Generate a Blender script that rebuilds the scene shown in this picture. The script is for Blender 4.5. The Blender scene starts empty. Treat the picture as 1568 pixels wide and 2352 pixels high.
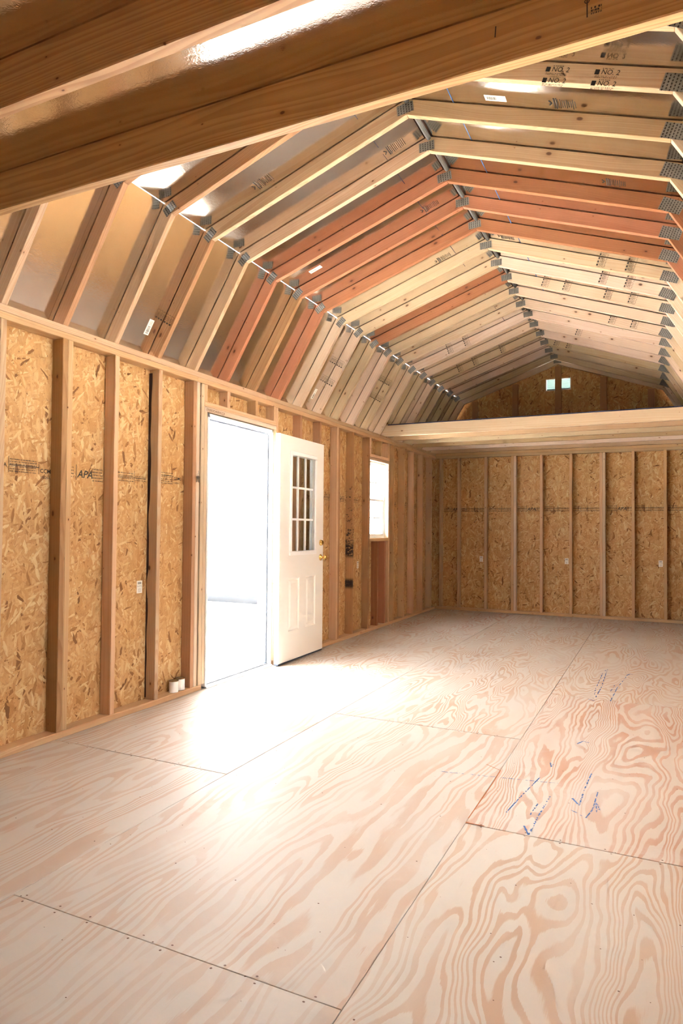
import bpy, bmesh, math, random
from mathutils import Matrix, Vector

random.seed(7)
scene = bpy.context.scene
COL = scene.collection

# ------------------------------------------------------------------ camera
CAM = Vector((3.12375, 0.0, 1.225))
F_PX = 1527.4
YAW, PITCH, ROLL = math.radians(25.473), math.radians(1.4406), math.radians(0.4667)
fw = Vector((-math.sin(YAW) * math.cos(PITCH), math.cos(YAW) * math.cos(PITCH), math.sin(PITCH)))
rt = Vector((math.cos(YAW), math.sin(YAW), 0))
up = rt.cross(fw)
r2 = rt * math.cos(ROLL) + up * math.sin(ROLL)
u2 = -rt * math.sin(ROLL) + up * math.cos(ROLL)
cd = bpy.data.cameras.new('camera')
cd.sensor_fit = 'VERTICAL'
cd.sensor_height = 36.0
cd.sensor_width = 24.0
cd.lens = 36.0 * F_PX / 2352.0
cd.clip_start = 0.05
cam = bpy.data.objects.new('camera', cd)
COL.objects.link(cam)
cam.matrix_world = Matrix(((r2.x, u2.x, -fw.x, CAM.x), (r2.y, u2.y, -fw.y, CAM.y), (r2.z, u2.z, -fw.z, CAM.z), (0, 0, 0, 1)))
scene.camera = cam

# ------------------------------------------------------------------ sky, sun, exposure
SKY = 1.0
SUN = 15.0
EXPOSURE = 4.9
w = bpy.data.worlds.new('sky')
scene.world = w
w.use_nodes = True
bg = w.node_tree.nodes['Background']
bg.inputs[0].default_value = (0.90, 0.95, 1.0, 1)
bg.inputs[1].default_value = SKY
sd = bpy.data.lights.new('sun', 'SUN')
sd.energy = SUN
sd.angle = math.radians(3)
sd.color = (1.0, 0.98, 0.96)
so = bpy.data.objects.new('sun', sd)
COL.objects.link(so)
so.rotation_euler = Vector((-0.03, 0.72, -0.85)).to_track_quat('-Z', 'Y').to_euler()
so.location = (0, -6, 9)
vs = scene.view_settings
vs.view_transform = 'Standard'
vs.look = 'None'
vs.exposure = EXPOSURE
vs.gamma = 1
vs.use_curve_mapping = False
cy = scene.cycles
cy.max_bounces = 7
cy.diffuse_bounces = 5
cy.glossy_bounces = 3
cy.transmission_bounces = 4
cy.use_adaptive_sampling = True
cy.adaptive_threshold = 0.065
cy.adaptive_min_samples = 16
cy.transparent_max_bounces = 12
cy.use_denoising = True
cy.sample_clamp_indirect = 12.0
cy.caustics_reflective = True


def portal(loc, sx, sy, direction):
    """marks an opening as a sky portal: sampling aid only, gives no light of its own"""
    d = bpy.data.lights.new('sky_portal', 'AREA')
    d.shape = 'RECTANGLE'
    d.size, d.size_y = sx, sy
    d.cycles.is_portal = True
    o = bpy.data.objects.new('sky_portal', d)
    COL.objects.link(o)
    o.location = loc
    o.rotation_euler = Vector(direction).to_track_quat('-Z', 'Y').to_euler()


# ------------------------------------------------------------------ dimensions
T = 0.038          # 2x lumber thickness
D = 0.089          # 2x4 depth
W = 3.632          # clear width
YF = 9.95          # face of the far wall studs
YN = -1.70         # face of the near wall studs (behind the camera)
ZP = 2.323         # underside of the top plates
ZT = 2.400         # top of the top plates
XK, ZK = 0.4457, 3.143
XR, ZR = 1.816, 3.626
DOOR = (4.151, 5.125, 2.115)           # rough opening y0, y1, top
WIN = (7.347, 7.963, 1.112, 2.058)     # y0, y1, z0, z1
ADDED_RWIN = [(1.90, 2.56), (3.12, 3.78)]   # unseen windows added in the right wall to light the near room
ADDED_RWZ = (1.05, 2.03)
portal((-0.12, 4.64, 1.05), 0.95, 2.05, (1, 0, 0))
portal((-0.12, 7.65, 1.58), 0.6, 0.94, (1, 0, 0))
for a_, b_ in ADDED_RWIN:  # portals for the added right-wall windows
    portal((W + 0.125, (a_ + b_) / 2, (ADDED_RWZ[0] + ADDED_RWZ[1]) / 2), b_ - a_, ADDED_RWZ[1] - ADDED_RWZ[0], (-1, 0, 0))


# ------------------------------------------------------------------ materials
def srgb(r, g, b):
    f = lambda c: (c / 255 / 12.92) if c / 255 <= 0.04045 else ((c / 255 + 0.055) / 1.055) ** 2.4
    return (f(r), f(g), f(b), 1)


class N:
    """small node helper"""
    def __init__(self, name):
        self.m = bpy.data.materials.new(name)
        self.m.use_nodes = True
        self.t = self.m.node_tree
        self.b = self.t.nodes['Principled BSDF']

    def n(self, kind, **kw):
        x = self.t.nodes.new(kind)
        for k, v in kw.items():
            setattr(x, k, v)
        return x

    def put(self, sock, v):
        if isinstance(v, bpy.types.NodeSocket):
            self.t.links.new(v, sock)
        elif v is not None:
            sock.default_value = v

    def math(self, op, a, b=None, c=None, clamp=False):
        x = self.n('ShaderNodeMath', operation=op, use_clamp=clamp)
        for i, v in enumerate((a, b, c)):
            self.put(x.inputs[i], v)
        return x.outputs[0]

    def vmath(self, op, a, b=None):
        x = self.n('ShaderNodeVectorMath', operation=op)
        self.put(x.inputs[0], a)
        self.put(x.inputs[1], b)
        return x.outputs[0]

    def mix(self, fac, a, b, mode='MIX'):
        x = self.n('ShaderNodeMix', data_type='RGBA', blend_type=mode)
        self.put(x.inputs[0], fac)
        self.put(x.inputs[6], a)
        self.put(x.inputs[7], b)
        return x.outputs[2]

    def step(self, v, lo, hi, a=0.0, b=1.0):
        x = self.n('ShaderNodeMapRange', interpolation_type='SMOOTHSTEP')
        self.put(x.inputs[0], v)
        for i, q in enumerate((lo, hi, a, b)):
            self.put(x.inputs[i + 1], q)
        return x.outputs[0]

    def noise(self, vec, scale, detail=2.0, rough=0.5, dist=0.0, dim='3D'):
        x = self.n('ShaderNodeTexNoise', noise_dimensions=dim)
        self.put(x.inputs['Vector'], vec)
        x.inputs['Scale'].default_value = scale
        x.inputs['Detail'].default_value = detail
        x.inputs['Roughness'].default_value = rough
        x.inputs['Distortion'].default_value = dist
        return x.outputs[0]

    def voronoi(self, vec, scale, dim='2D', rnd=1.0):
        x = self.n('ShaderNodeTexVoronoi', voronoi_dimensions=dim)
        self.put(x.inputs['Vector'], vec)
        x.inputs['Scale'].default_value = scale
        x.inputs['Randomness'].default_value = rnd
        return x

    def sep(self, v):
        x = self.n('ShaderNodeSeparateXYZ')
        self.put(x.inputs[0], v)
        return x.outputs

    def comb(self, a, b, c=0.0):
        x = self.n('ShaderNodeCombineXYZ')
        for i, v in enumerate((a, b, c)):
            self.put(x.inputs[i], v)
        return x.outputs[0]

    def obj(self):
        return self.n('ShaderNodeTexCoord').outputs['Object']

    def rand(self):
        return self.n('ShaderNodeObjectInfo').outputs['Random']

    def bump(self, h, strength=0.2, dist=0.002):
        x = self.n('ShaderNodeBump')
        x.inputs['Strength'].default_value = strength
        x.inputs['Distance'].default_value = dist
        self.put(x.inputs['Height'], h)
        self.t.links.new(x.outputs[0], self.b.inputs['Normal'])


def plain(name, col, rough=0.5, metal=0.0, spec=0.5):
    s = N(name)
    s.b.inputs['Base Color'].default_value = col
    s.b.inputs['Roughness'].default_value = rough
    s.b.inputs['Metallic'].default_value = metal
    s.b.inputs['Specular IOR Level'].default_value = spec
    return s.m


def wood(name, light, dark, knot=srgb(92, 52, 26), ring=0.0075, contrast=0.42, knots=0.55, stain=None):
    """sawn lumber; board-local X runs along the grain"""
    s = N(name)
    o = s.obj()
    rnd = s.rand()
    wn = s.n('ShaderNodeTexWhiteNoise', noise_dimensions='1D')
    s.put(wn.inputs['W'], s.math('MULTIPLY', rnd, 917.0))
    ra, rb, rc = s.sep(wn.outputs['Color'])
    x, y, z = s.sep(o)
    xs = s.math('ADD', x, s.math('MULTIPLY', rnd, 60.0))
    nz = s.noise(s.comb(s.math('MULTIPLY', xs, 1.1), s.math('MULTIPLY', y, 4.0), s.math('MULTIPLY', z, 4.0)), 1.0, 3.0, 0.5)
    nz2 = s.noise(s.comb(s.math('MULTIPLY', xs, 0.7), rc, 0.0), 1.0, 1.0)
    a = s.math('ADD', y, s.math('MULTIPLY_ADD', ra, 0.12, -0.07))
    b = s.math('ADD', z, s.math('MULTIPLY_ADD', rb, 0.16, -0.08))
    b = s.math('ADD', b, s.math('MULTIPLY_ADD', nz2, 0.16, -0.08))
    r = s.math('SQRT', s.math('ADD', s.math('MULTIPLY', a, a), s.math('MULTIPLY', b, b)))
    r = s.math('ADD', r, s.math('MULTIPLY', nz, 0.018))
    r = s.math('ADD', r, s.math('MULTIPLY', s.math('SINE', s.math('MULTIPLY', r, 260.0)), 0.0022))
    fr = s.math('FRACT', s.math('DIVIDE', r, ring))
    band = s.math('MULTIPLY', s.step(fr, 0.25, 0.82), s.step(fr, 0.9, 1.0, 1.0, 0.0))
    fib = s.noise(s.comb(s.math('MULTIPLY', xs, 5.0), s.math('MULTIPLY', y, 330.0), s.math('MULTIPLY', z, 330.0)), 1.0, 2.0, 0.6)
    mott = s.noise(s.comb(s.math('MULTIPLY', xs, 1.5), s.math('MULTIPLY', y, 14.0), s.math('MULTIPLY', z, 14.0)), 1.0, 2.0)
    f = s.math('MULTIPLY', band, contrast)
    f = s.math('ADD', f, s.math('MULTIPLY_ADD', fib, 0.35, -0.12))
    f = s.math('ADD', f, s.math('MULTIPLY_ADD', mott, 0.5, -0.25), clamp=True)
    col = s.mix(f, light, dark)
    tone = s.math('MULTIPLY_ADD', rc, 0.26, 0.86)
    col = s.mix(1.0, col, s.comb(tone, tone, s.math('MULTIPLY', tone, tone)), 'MULTIPLY')
    vo = s.voronoi(s.comb(s.math('MULTIPLY', xs, 5.0), s.math('ADD', s.math('MULTIPLY', y, 9.0), s.math('MULTIPLY', z, 9.0)), 0.0), 1.0)
    kr, kg, kb = s.sep(vo.outputs['Color'])
    size = s.math('MULTIPLY_ADD', s.math('POWER', kg, 3.0), 0.075, 0.018)
    on = s.math('LESS_THAN', kr, knots)
    kd = s.math('DIVIDE', vo.outputs['Distance'], size)
    halo = s.math('MULTIPLY', s.step(kd, 0.8, 3.4, 0.45, 0.0), on)
    core = s.math('MULTIPLY', s.step(s.math('ADD', kd, s.math('MULTIPLY_ADD', fib, 0.5, -0.25)), 0.55, 1.25, 0.85, 0.0), on)
    col = s.mix(halo, col, dark)
    col = s.mix(core, col, knot)
    if stain:
        for lo, hi, amt in stain:
            inside = s.math('MULTIPLY', s.step(x, lo - 0.03, lo + 0.02), s.step(x, hi - 0.02, hi + 0.03, 1.0, 0.0))
            bl = s.noise(s.comb(s.math('MULTIPLY', x, 40.0), s.math('MULTIPLY', z, 22.0), s.math('MULTIPLY', y, 22.0)), 1.0, 4.0, 0.65)
            col = s.mix(s.math('MULTIPLY', inside, s.step(bl, 0.62 - amt * 0.3, 0.72 - amt * 0.3, 0.0, 0.95)), col, srgb(34, 28, 28))
    s.put(s.b.inputs['Base Color'], s.mix(1.0, col, (0.74, 0.74, 0.74, 1), 'MULTIPLY'))
    s.b.inputs['Roughness'].default_value = 0.62
    s.b.inputs['Specular IOR Level'].default_value = 0.3
    s.bump(s.math('ADD', fib, s.math('MULTIPLY', band, 0.4)), 0.12, 0.001)
    return s.m


def osb(name):
    s = N(name)
    o = s.obj()
    x, y, z = s.sep(o)
    rnd = s.math('MULTIPLY', s.rand(), 31.0)
    u = s.math('ADD', s.math('ADD', x, y), rnd)
    v = s.math('ADD', z, rnd)
    wob = s.math('MULTIPLY_ADD', s.noise(s.comb(u, v), 14.0, 2.0), 0.03, -0.015)
    u = s.math('ADD', u, wob)
    best, tone, edge = None, None, None
    for i, (ang, sc, ln) in enumerate(((78, 1.0, 5.0), (105, 0.8, 4.0), (48, 1.1, 5.5), (138, 1.0, 4.5), (92, 0.7, 5.0), (15, 1.3, 5.0))):
        c, q = math.cos(math.radians(ang)), math.sin(math.radians(ang))
        a = s.math('ADD', s.math('MULTIPLY', u, c), s.math('MULTIPLY', v, q))
        b = s.math('SUBTRACT', s.math('MULTIPLY', v, c), s.math('MULTIPLY', u, q))
        k = 60.0 * sc
        vo = s.voronoi(s.comb(s.math('MULTIPLY_ADD', a, k / ln, i * 7.3), s.math('MULTIPLY_ADD', b, k, i * 3.1)), 1.0)
        hr, tg, tb = s.sep(vo.outputs['Color'])
        e = s.step(vo.outputs['Distance'], 0.35, 0.85)
        hgt = s.math('SUBTRACT', hr, s.math('MULTIPLY', e, 0.25))
        if best is None:
            best, tone, edge = hgt, tg, e
        else:
            gt = s.math('GREATER_THAN', hgt, best)
            tone = s.math('ADD', s.math('MULTIPLY', gt, tg), s.math('MULTIPLY', s.math('SUBTRACT', 1.0, gt), tone))
            edge = s.math('ADD', s.math('MULTIPLY', gt, e), s.math('MULTIPLY', s.math('SUBTRACT', 1.0, gt), edge))
            best = s.math('MAXIMUM', best, hgt)
    cr = s.n('ShaderNodeValToRGB')
    cr.color_ramp.interpolation = 'LINEAR'
    els = cr.color_ramp.elements
    els[0].position, els[0].color = 0.0, srgb(132, 90, 48)
    els[1].position, els[1].color = 1.0, srgb(236, 204, 152)
    for p, c in ((0.035, srgb(168, 118, 68)), (0.09, srgb(202, 152, 92)), (0.5, srgb(216, 168, 110)), (0.85, srgb(227, 185, 129))):
        e_ = els.new(p)
        e_.color = c
    s.put(cr.inputs[0], tone)
    fine = s.noise(s.comb(s.math('MULTIPLY', u, 90.0), s.math('MULTIPLY', v, 30.0)), 1.0, 3.0, 0.6)
    col = s.mix(s.step(fine, 0.5, 0.75, 0.0, 0.30), cr.outputs[0], srgb(160, 100, 48))
    fleck = s.noise(s.comb(s.math('MULTIPLY', u, 110.0), s.math('MULTIPLY', v, 55.0)), 1.0, 2.0, 0.6)
    col = s.mix(s.step(fleck, 0.66, 0.72, 0.0, 0.75), col, srgb(92, 58, 32))
    col = s.mix(s.math('MULTIPLY', edge, 0.28), col, srgb(140, 86, 40))
    s.put(s.b.inputs['Base Color'], s.mix(1.0, col, (0.75, 0.75, 0.75, 1), 'MULTIPLY'))
    s.b.inputs['Roughness'].default_value = 0.6
    s.b.inputs['Specular IOR Level'].default_value = 0.3
    s.bump(s.math('ADD', best, s.math('MULTIPLY', fine, 0.3)), 0.35, 0.002)
    return s.m


def plywood(name, light, dark, bands=20.0, sx=3.4, sy=0.42):
    s = N(name)
    x, y, z = s.sep(s.obj())
    rnd = s.rand()
    off = s.math('MULTIPLY', rnd, 83.0)
    u = s.math('ADD', x, off)
    v = s.math('ADD', y, off)
    warp = s.noise(s.comb(s.math('MULTIPLY', u, 3.0), s.math('MULTIPLY', v, 2.2)), 1.0, 2.0)
    uu = s.math('ADD', u, s.math('MULTIPLY_ADD', warp, 0.12, -0.06))
    n1 = s.noise(s.comb(s.math('MULTIPLY', uu, sx), s.math('MULTIPLY', v, sy)), 1.0, 2.5, 0.42, 0.35)
    jag = s.noise(s.comb(s.math('MULTIPLY', u, 260.0), s.math('MULTIPLY', v, 16.0)), 1.0, 2.0, 0.6)
    mid = s.noise(s.comb(s.math('MULTIPLY', u, 26.0), s.math('MULTIPLY', v, 5.0)), 1.0, 2.0, 0.5)
    t = s.math('MULTIPLY', n1, bands)
    t = s.math('ADD', t, s.math('MULTIPLY', mid, 0.35))
    t = s.math('ADD', t, s.math('MULTIPLY', jag, 0.18))
    fr = s.math('FRACT', t)
    band = s.math('MULTIPLY', s.step(fr, 0.46, 0.62), s.step(fr, 0.93, 1.0, 1.0, 0.0))
    mott = s.noise(s.comb(s.math('MULTIPLY', u, 5.0), s.math('MULTIPLY', v, 1.6)), 1.0, 3.0)
    fade = s.noise(s.comb(s.math('MULTIPLY', u, 2.6), s.math('MULTIPLY', v, 0.9)), 1.0, 2.0)
    amt = s.math('MULTIPLY', band, s.math('MULTIPLY', s.math('MULTIPLY_ADD', mott, 0.9, 0.42), s.step(fade, 0.3, 0.62, 0.35, 1.0)), clamp=True)
    amt = s.math('ADD', amt, s.math('MULTIPLY_ADD', mott, 0.7, -0.3), clamp=True)
    col = s.mix(amt, light, dark)
    scf = s.noise(s.comb(u, v), 3.3, 5.0, 0.65)
    col = s.mix(s.step(scf, 0.56, 0.72, 0.0, 0.35), col, srgb(246, 238, 230))
    dust = s.noise(s.comb(s.math('MULTIPLY', u, 70.0), s.math('MULTIPLY', v, 40.0)), 1.0, 3.0, 0.7)
    col = s.mix(s.step(dust, 0.68, 0.8, 0.0, 0.25), col, srgb(150, 105, 78))
    s.put(s.b.inputs['Base Color'], s.mix(1.0, col, (0.60, 0.60, 0.60, 1), 'MULTIPLY'))
    s.put(s.b.inputs['Roughness'], s.math('MULTIPLY_ADD', mott, 0.10, 0.55))
    s.b.inputs['Specular IOR Level'].default_value = 0.13
    s.bump(s.math('ADD', jag, band), 0.05, 0.001)
    return s.m


def foil(name):
    s = N(name)
    x, y, z = s.sep(s.obj())
    o = s.obj()
    n1 = s.noise(o, 55.0, 3.0, 0.6, 0.4)
    n2 = s.noise(o, 190.0, 2.0, 0.6)
    n3 = s.noise(o, 4.0, 2.0)
    col = s.mix(n3, (0.90, 0.87, 0.83, 1), (0.80, 0.77, 0.73, 1))
    s.put(s.b.inputs['Base Color'], col)
    s.b.inputs['Metallic'].default_value = 1.0
    s.put(s.b.inputs['Roughness'], s.math('MULTIPLY_ADD', n3, 0.08, 0.07))
    s.bump(s.math('ADD', n1, s.math('MULTIPLY', n2, 0.5)), 0.13, 0.002)
    return s.m


def gusset(name):
    """galvanised truss plate with rows of punched teeth"""
    s = N(name)
    x, y, z = s.sep(s.obj())
    fx = s.math('FRACT', s.math('MULTIPLY', x, 62.0))
    row = s.math('FLOOR', s.math('MULTIPLY', x, 62.0))
    fz = s.math('FRACT', s.math('ADD', s.math('MULTIPLY', z, 72.0), s.math('MULTIPLY', row, 0.5)))
    slot = s.math('MULTIPLY', s.step(s.math('ABSOLUTE', s.math('SUBTRACT', fx, 0.5)), 0.14, 0.22, 1.0, 0.0),
                  s.step(s.math('ABSOLUTE', s.math('SUBTRACT', fz, 0.5)), 0.26, 0.36, 1.0, 0.0))
    worn = s.noise(s.obj(), 30.0, 2.0)
    col = s.mix(slot, s.mix(worn, srgb(112, 110, 104), srgb(150, 148, 142)), srgb(52, 46, 42))
    s.put(s.b.inputs['Base Color'], col)
    s.put(s.b.inputs['Metallic'], s.math('SUBTRACT', 0.45, s.math('MULTIPLY', slot, 0.4)))
    s.b.inputs['Roughness'].default_value = 0.42
    s.bump(s.math('SUBTRACT', 1.0, slot), 0.5, 0.002)
    return s.m


def glass(name):
    s = N(name)
    s.t.nodes.remove(s.b)
    out = s.t.nodes['Material Output']
    tr = s.n('ShaderNodeBsdfTransparent')
    tr.inputs[0].default_value = (0.93, 0.96, 0.96, 1)
    gl = s.n('ShaderNodeBsdfGlossy')
    gl.inputs['Roughness'].default_value = 0.03
    lw = s.n('ShaderNodeLayerWeight')
    fac = s.math('MULTIPLY_ADD', s.math('POWER', lw.outputs['Facing'], 5.0), 0.95, 0.05)
    lw.inputs['Blend'].default_value = 0.5
    mx = s.n('ShaderNodeMixShader')
    s.t.links.new(fac, mx.inputs[0])
    s.t.links.new(tr.outputs[0], mx.inputs[1])
    s.t.links.new(gl.outputs[0], mx.inputs[2])
    s.t.links.new(mx.outputs[0], out.inputs[0])
    return s.m


def gravel(name):
    s = N(name)
    o = s.obj()
    vo = s.voronoi(o, 22.0, '3D')
    n1 = s.noise(o, 0.8, 4.0)
    f = s.math('MULTIPLY_ADD', s.sep(vo.outputs['Color'])[0], 0.6, s.math('MULTIPLY', n1, 0.4))
    s.put(s.b.inputs['Base Color'], s.mix(f, srgb(176, 172, 166), srgb(226, 222, 215)))
    s.b.inputs['Roughness'].default_value = 0.9
    s.bump(vo.outputs['Distance'], 0.6, 0.02)
    return s.m


M = {}
M['pale'] = wood('pale_spruce', srgb(228, 204, 176), srgb(206, 168, 130), knots=0.5, contrast=0.35)
M['tan'] = wood('tan_fir', srgb(216, 184, 147), srgb(188, 142, 100), knots=0.45)
M['stud'] = wood('stud_fir', srgb(230, 190, 148), srgb(202, 146, 98), knots=0.4, contrast=0.4)
M['brown'] = wood('brown_fir', srgb(200, 154, 112), srgb(160, 106, 66), knots=0.4)
M['orange'] = wood('orange_fir', srgb(188, 126, 88), srgb(154, 90, 56), knots=0.35, ring=0.005, contrast=0.4)
M['joist'] = wood('joist_fir', srgb(216, 172, 124), srgb(174, 118, 72), knots=0.6, ring=0.0085, contrast=0.48)
M['stained'] = wood('tar_stained_fir', srgb(212, 162, 116), srgb(170, 112, 68), knots=0.5,
                    stain=((-0.62, -0.53, 1.0), (-0.27, -0.13, 0.85), (-0.12, 0.05, 0.45), (0.1, 0.55, 0.12)))
M['osb'] = osb('oriented_strand_board')
M['ply'] = plywood('plywood_peach', srgb(240, 229, 218), srgb(229, 201, 180), 20.0, 3.2, 0.36)
M['ply_tight'] = plywood('plywood_tight_grain', srgb(240, 228, 216), srgb(224, 180, 154), 36.0, 3.0, 0.36)
M['ply_wild'] = plywood('plywood_wild_grain', srgb(240, 229, 217), srgb(226, 193, 167), 32.0, 3.0, 0.62)
M['foil'] = foil('foil_radiant_barrier')
M['gusset'] = gusset('galvanised_gusset')
M['glass'] = glass('window_glass')
M['gravel'] = gravel('pale_gravel')
M['white'] = plain('white_door_paint', srgb(236, 233, 227), 0.35)
M['jamb'] = plain('white_jamb_paint', srgb(232, 232, 230), 0.45)
M['vinyl'] = plain('white_vinyl', srgb(238, 238, 238), 0.35)
M['siding'] = plain('white_siding', srgb(232, 234, 236), 0.7)
M['grey'] = plain('grey_weatherstrip', srgb(62, 70, 82), 0.7)
M['alu'] = plain('aluminium_sill', srgb(96, 96, 100), 0.5, 0.4)
M['brass'] = plain('polished_brass', srgb(236, 196, 116), 0.22, 1.0)
M['steel'] = plain('nickel_steel', srgb(150, 150, 152), 0.3, 1.0)
M['tin'] = plain('tin_can_metal', srgb(150, 128, 100), 0.3, 0.9)
M['canwhite'] = plain('white_can_label', srgb(236, 233, 228), 0.3)
M['ink'] = plain('black_ink', srgb(48, 42, 38), 0.8)
M['inkfade'] = plain('faded_ink', srgb(92, 70, 50), 0.8)
M['paper'] = plain('sticker_paper', srgb(232, 226, 214), 0.6)
M['blue'] = plain('blue_chalk', srgb(70, 104, 160), 0.9)
M['navy'] = plain('navy_edge_paint', srgb(30, 38, 74), 0.8)
M['dark'] = plain('dark_subfloor', srgb(74, 48, 30), 0.9)
M['bark'] = plain('dark_bark', srgb(58, 36, 28), 0.9)
M['louvre'] = plain('grey_green_louvre', srgb(128, 150, 146), 0.6)
M['nail'] = plain('rusty_nail', srgb(98, 66, 46), 0.6, 0.3)
M['vent'] = plain('grey_ridge_vent', srgb(92, 90, 86), 0.6)
M['cut'] = plain('fresh_saw_cut', srgb(168, 96, 48), 0.9)
M['skirt'] = plain('dark_skids', srgb(40, 44, 50), 0.9)


# ------------------------------------------------------------------ object helpers
def empty(name, loc=(0, 0, 0), rz=0.0):
    o = bpy.data.objects.new(name, None)
    o.empty_display_size = 0.1
    o.location = loc
    o.rotation_euler = (0, 0, rz)
    COL.objects.link(o)
    return o


def tag(o, label=None, cat=None, group=None, kind=None):
    if label:
        o['label'] = label
    if cat:
        o['category'] = cat
    if group:
        o['group'] = group
    if kind:
        o['kind'] = kind
    return o


def world_of(o):
    m = o.matrix_basis.copy()
    p = o.parent
    if p:
        m = world_of(p) @ o.matrix_parent_inverse @ m
    return m


def link(name, me, mat, parent=None, matrix=None):
    """one mesh object placed by a world matrix; the material sits on the object so meshes can be shared"""
    o = bpy.data.objects.new(name, me)
    COL.objects.link(o)
    if matrix is not None:
        o.matrix_basis = matrix
    if parent is not None:
        o.parent = parent
        o.matrix_parent_inverse = world_of(parent).inverted()
    if mat:
        if not me.materials:
            me.materials.append(None)
        o.material_slots[0].link = 'OBJECT'
        o.material_slots[0].material = M[mat] if isinstance(mat, str) else mat
    return o


_cache = {}


def box_mesh(sx, sy, sz, bev=0.0025):
    key = (round(sx, 4), round(sy, 4), round(sz, 4), bev)
    if key in _cache:
        return _cache[key]
    bm = bmesh.new()
    bmesh.ops.create_cube(bm, size=1.0)
    bmesh.ops.scale(bm, vec=(sx, sy, sz), verts=bm.verts)
    if bev and min(sx, sy, sz) > 2.5 * bev:
        bmesh.ops.bevel(bm, geom=bm.edges[:], offset=bev, segments=1, affect='EDGES')
    me = bpy.data.meshes.new('box')
    bm.to_mesh(me)
    bm.free()
    _cache[key] = me
    return me


def box(name, x0, x1, y0, y1, z0, z1, mat, parent=None, bev=0.0025):
    """axis-aligned box"""
    me = box_mesh(x1 - x0, y1 - y0, z1 - z0, bev)
    return link(name, me, mat, parent, Matrix.Translation(((x0 + x1) / 2, (y0 + y1) / 2, (z0 + z1) / 2)))


def lumber(name, x0, x1, y0, y1, z0, z1, mat, parent=None, bev=0.003):
    """axis-aligned board whose local X runs along its longest side"""
    s = (x1 - x0, y1 - y0, z1 - z0)
    c = ((x0 + x1) / 2, (y0 + y1) / 2, (z0 + z1) / 2)
    k = s.index(max(s))
    if k == 0:
        m, d = Matrix.Identity(4), (s[0], s[1], s[2])
    elif k == 1:
        m, d = Matrix.Rotation(math.pi / 2, 4, 'Z'), (s[1], s[0], s[2])
    else:
        m, d = Matrix.Rotation(-math.pi / 2, 4, 'Y'), (s[2], s[1], s[0])
    return link(name, box_mesh(d[0], d[1], d[2], bev), mat, parent, Matrix.Translation(c) @ m)


def prism_mesh(pts, y0, y1, org, ang, bev=0.0025):
    """polygon in XZ extruded along Y; local X turned to ang (rise angle of the board)"""
    bm = bmesh.new()
    ca, sa = math.cos(ang), math.sin(ang)
    loc = [((x - org[0]) * ca + (z - org[1]) * sa, -(x - org[0]) * sa + (z - org[1]) * ca) for x, z in pts]
    h = (y1 - y0) / 2
    a = [bm.verts.new((x, -h, z)) for x, z in loc]
    b = [bm.verts.new((x, h, z)) for x, z in loc]
    n = len(pts)
    bm.faces.new(a)
    bm.faces.new(b[::-1])
    for i in range(n):
        bm.faces.new((a[i], b[i], b[(i + 1) % n], a[(i + 1) % n]))
    bmesh.ops.recalc_face_normals(bm, faces=bm.faces[:])
    if bev:
        bmesh.ops.bevel(bm, geom=bm.edges[:], offset=bev, segments=1, affect='EDGES')
    me = bpy.data.meshes.new('prism')
    bm.to_mesh(me)
    bm.free()
    return me


def prism(name, pts, y0, y1, mat, parent=None, ang=0.0, bev=0.0025, key=None):
    org = (sum(p[0] for p in pts) / len(pts), sum(p[1] for p in pts) / len(pts))
    if key and key in _cache:
        me = _cache[key]
    else:
        me = prism_mesh(pts, y0, y1, org, ang, bev)
        if key:
            _cache[key] = me
    m = Matrix.Translation((org[0], (y0 + y1) / 2, org[1])) @ Matrix.Rotation(-ang, 4, 'Y')
    return link(name, me, mat, parent, m)


def lathe_mesh(prof, seg=24):
    bm = bmesh.new()
    rings = []
    for r, z in prof:
        if r < 1e-5:
            rings.append([bm.verts.new((0, 0, z))])
        else:
            rings.append([bm.verts.new((r * math.cos(2 * math.pi * i / seg), r * math.sin(2 * math.pi * i / seg), z)) for i in range(seg)])
    for A, B in zip(rings, rings[1:]):
        for i in range(seg):
            j = (i + 1) % seg
            if len(A) == 1 and len(B) == 1:
                continue
            if len(A) == 1:
                bm.faces.new((A[0], B[i], B[j]))
            elif len(B) == 1:
                bm.faces.new((A[i], B[0], A[j]))
            else:
                bm.faces.new((A[i], B[i], B[j], A[j]))
    bmesh.ops.recalc_face_normals(bm, faces=bm.faces[:])
    for f in bm.faces:
        f.smooth = True
    me = bpy.data.meshes.new('lathe')
    bm.to_mesh(me)
    bm.free()
    return me


def tube_mesh(path, r, seg=8):
    bm = bmesh.new()
    rings = []
    for i, p in enumerate(path):
        p = Vector(p)
        d = (Vector(path[min(i + 1, len(path) - 1)]) - Vector(path[max(i - 1, 0)])).normalized()
        a = d.cross(Vector((0.31, 0.17, 0.93))).normalized()
        b = d.cross(a)
        rings.append([bm.verts.new(p + (a * math.cos(2 * math.pi * k / seg) + b * math.sin(2 * math.pi * k / seg)) * r) for k in range(seg)])
    for A, B in zip(rings, rings[1:]):
        for k in range(seg):
            bm.faces.new((A[k], A[(k + 1) % seg], B[(k + 1) % seg], B[k]))
    bm.faces.new(rings[0])
    bm.faces.new(rings[-1][::-1])
    bmesh.ops.recalc_face_normals(bm, faces=bm.faces[:])
    me = bpy.data.meshes.new('tube')
    bm.to_mesh(me)
    bm.free()
    return me


# ---- flat print: dashes, strokes and lettering laid on a surface
_glyphs = {}


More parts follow.
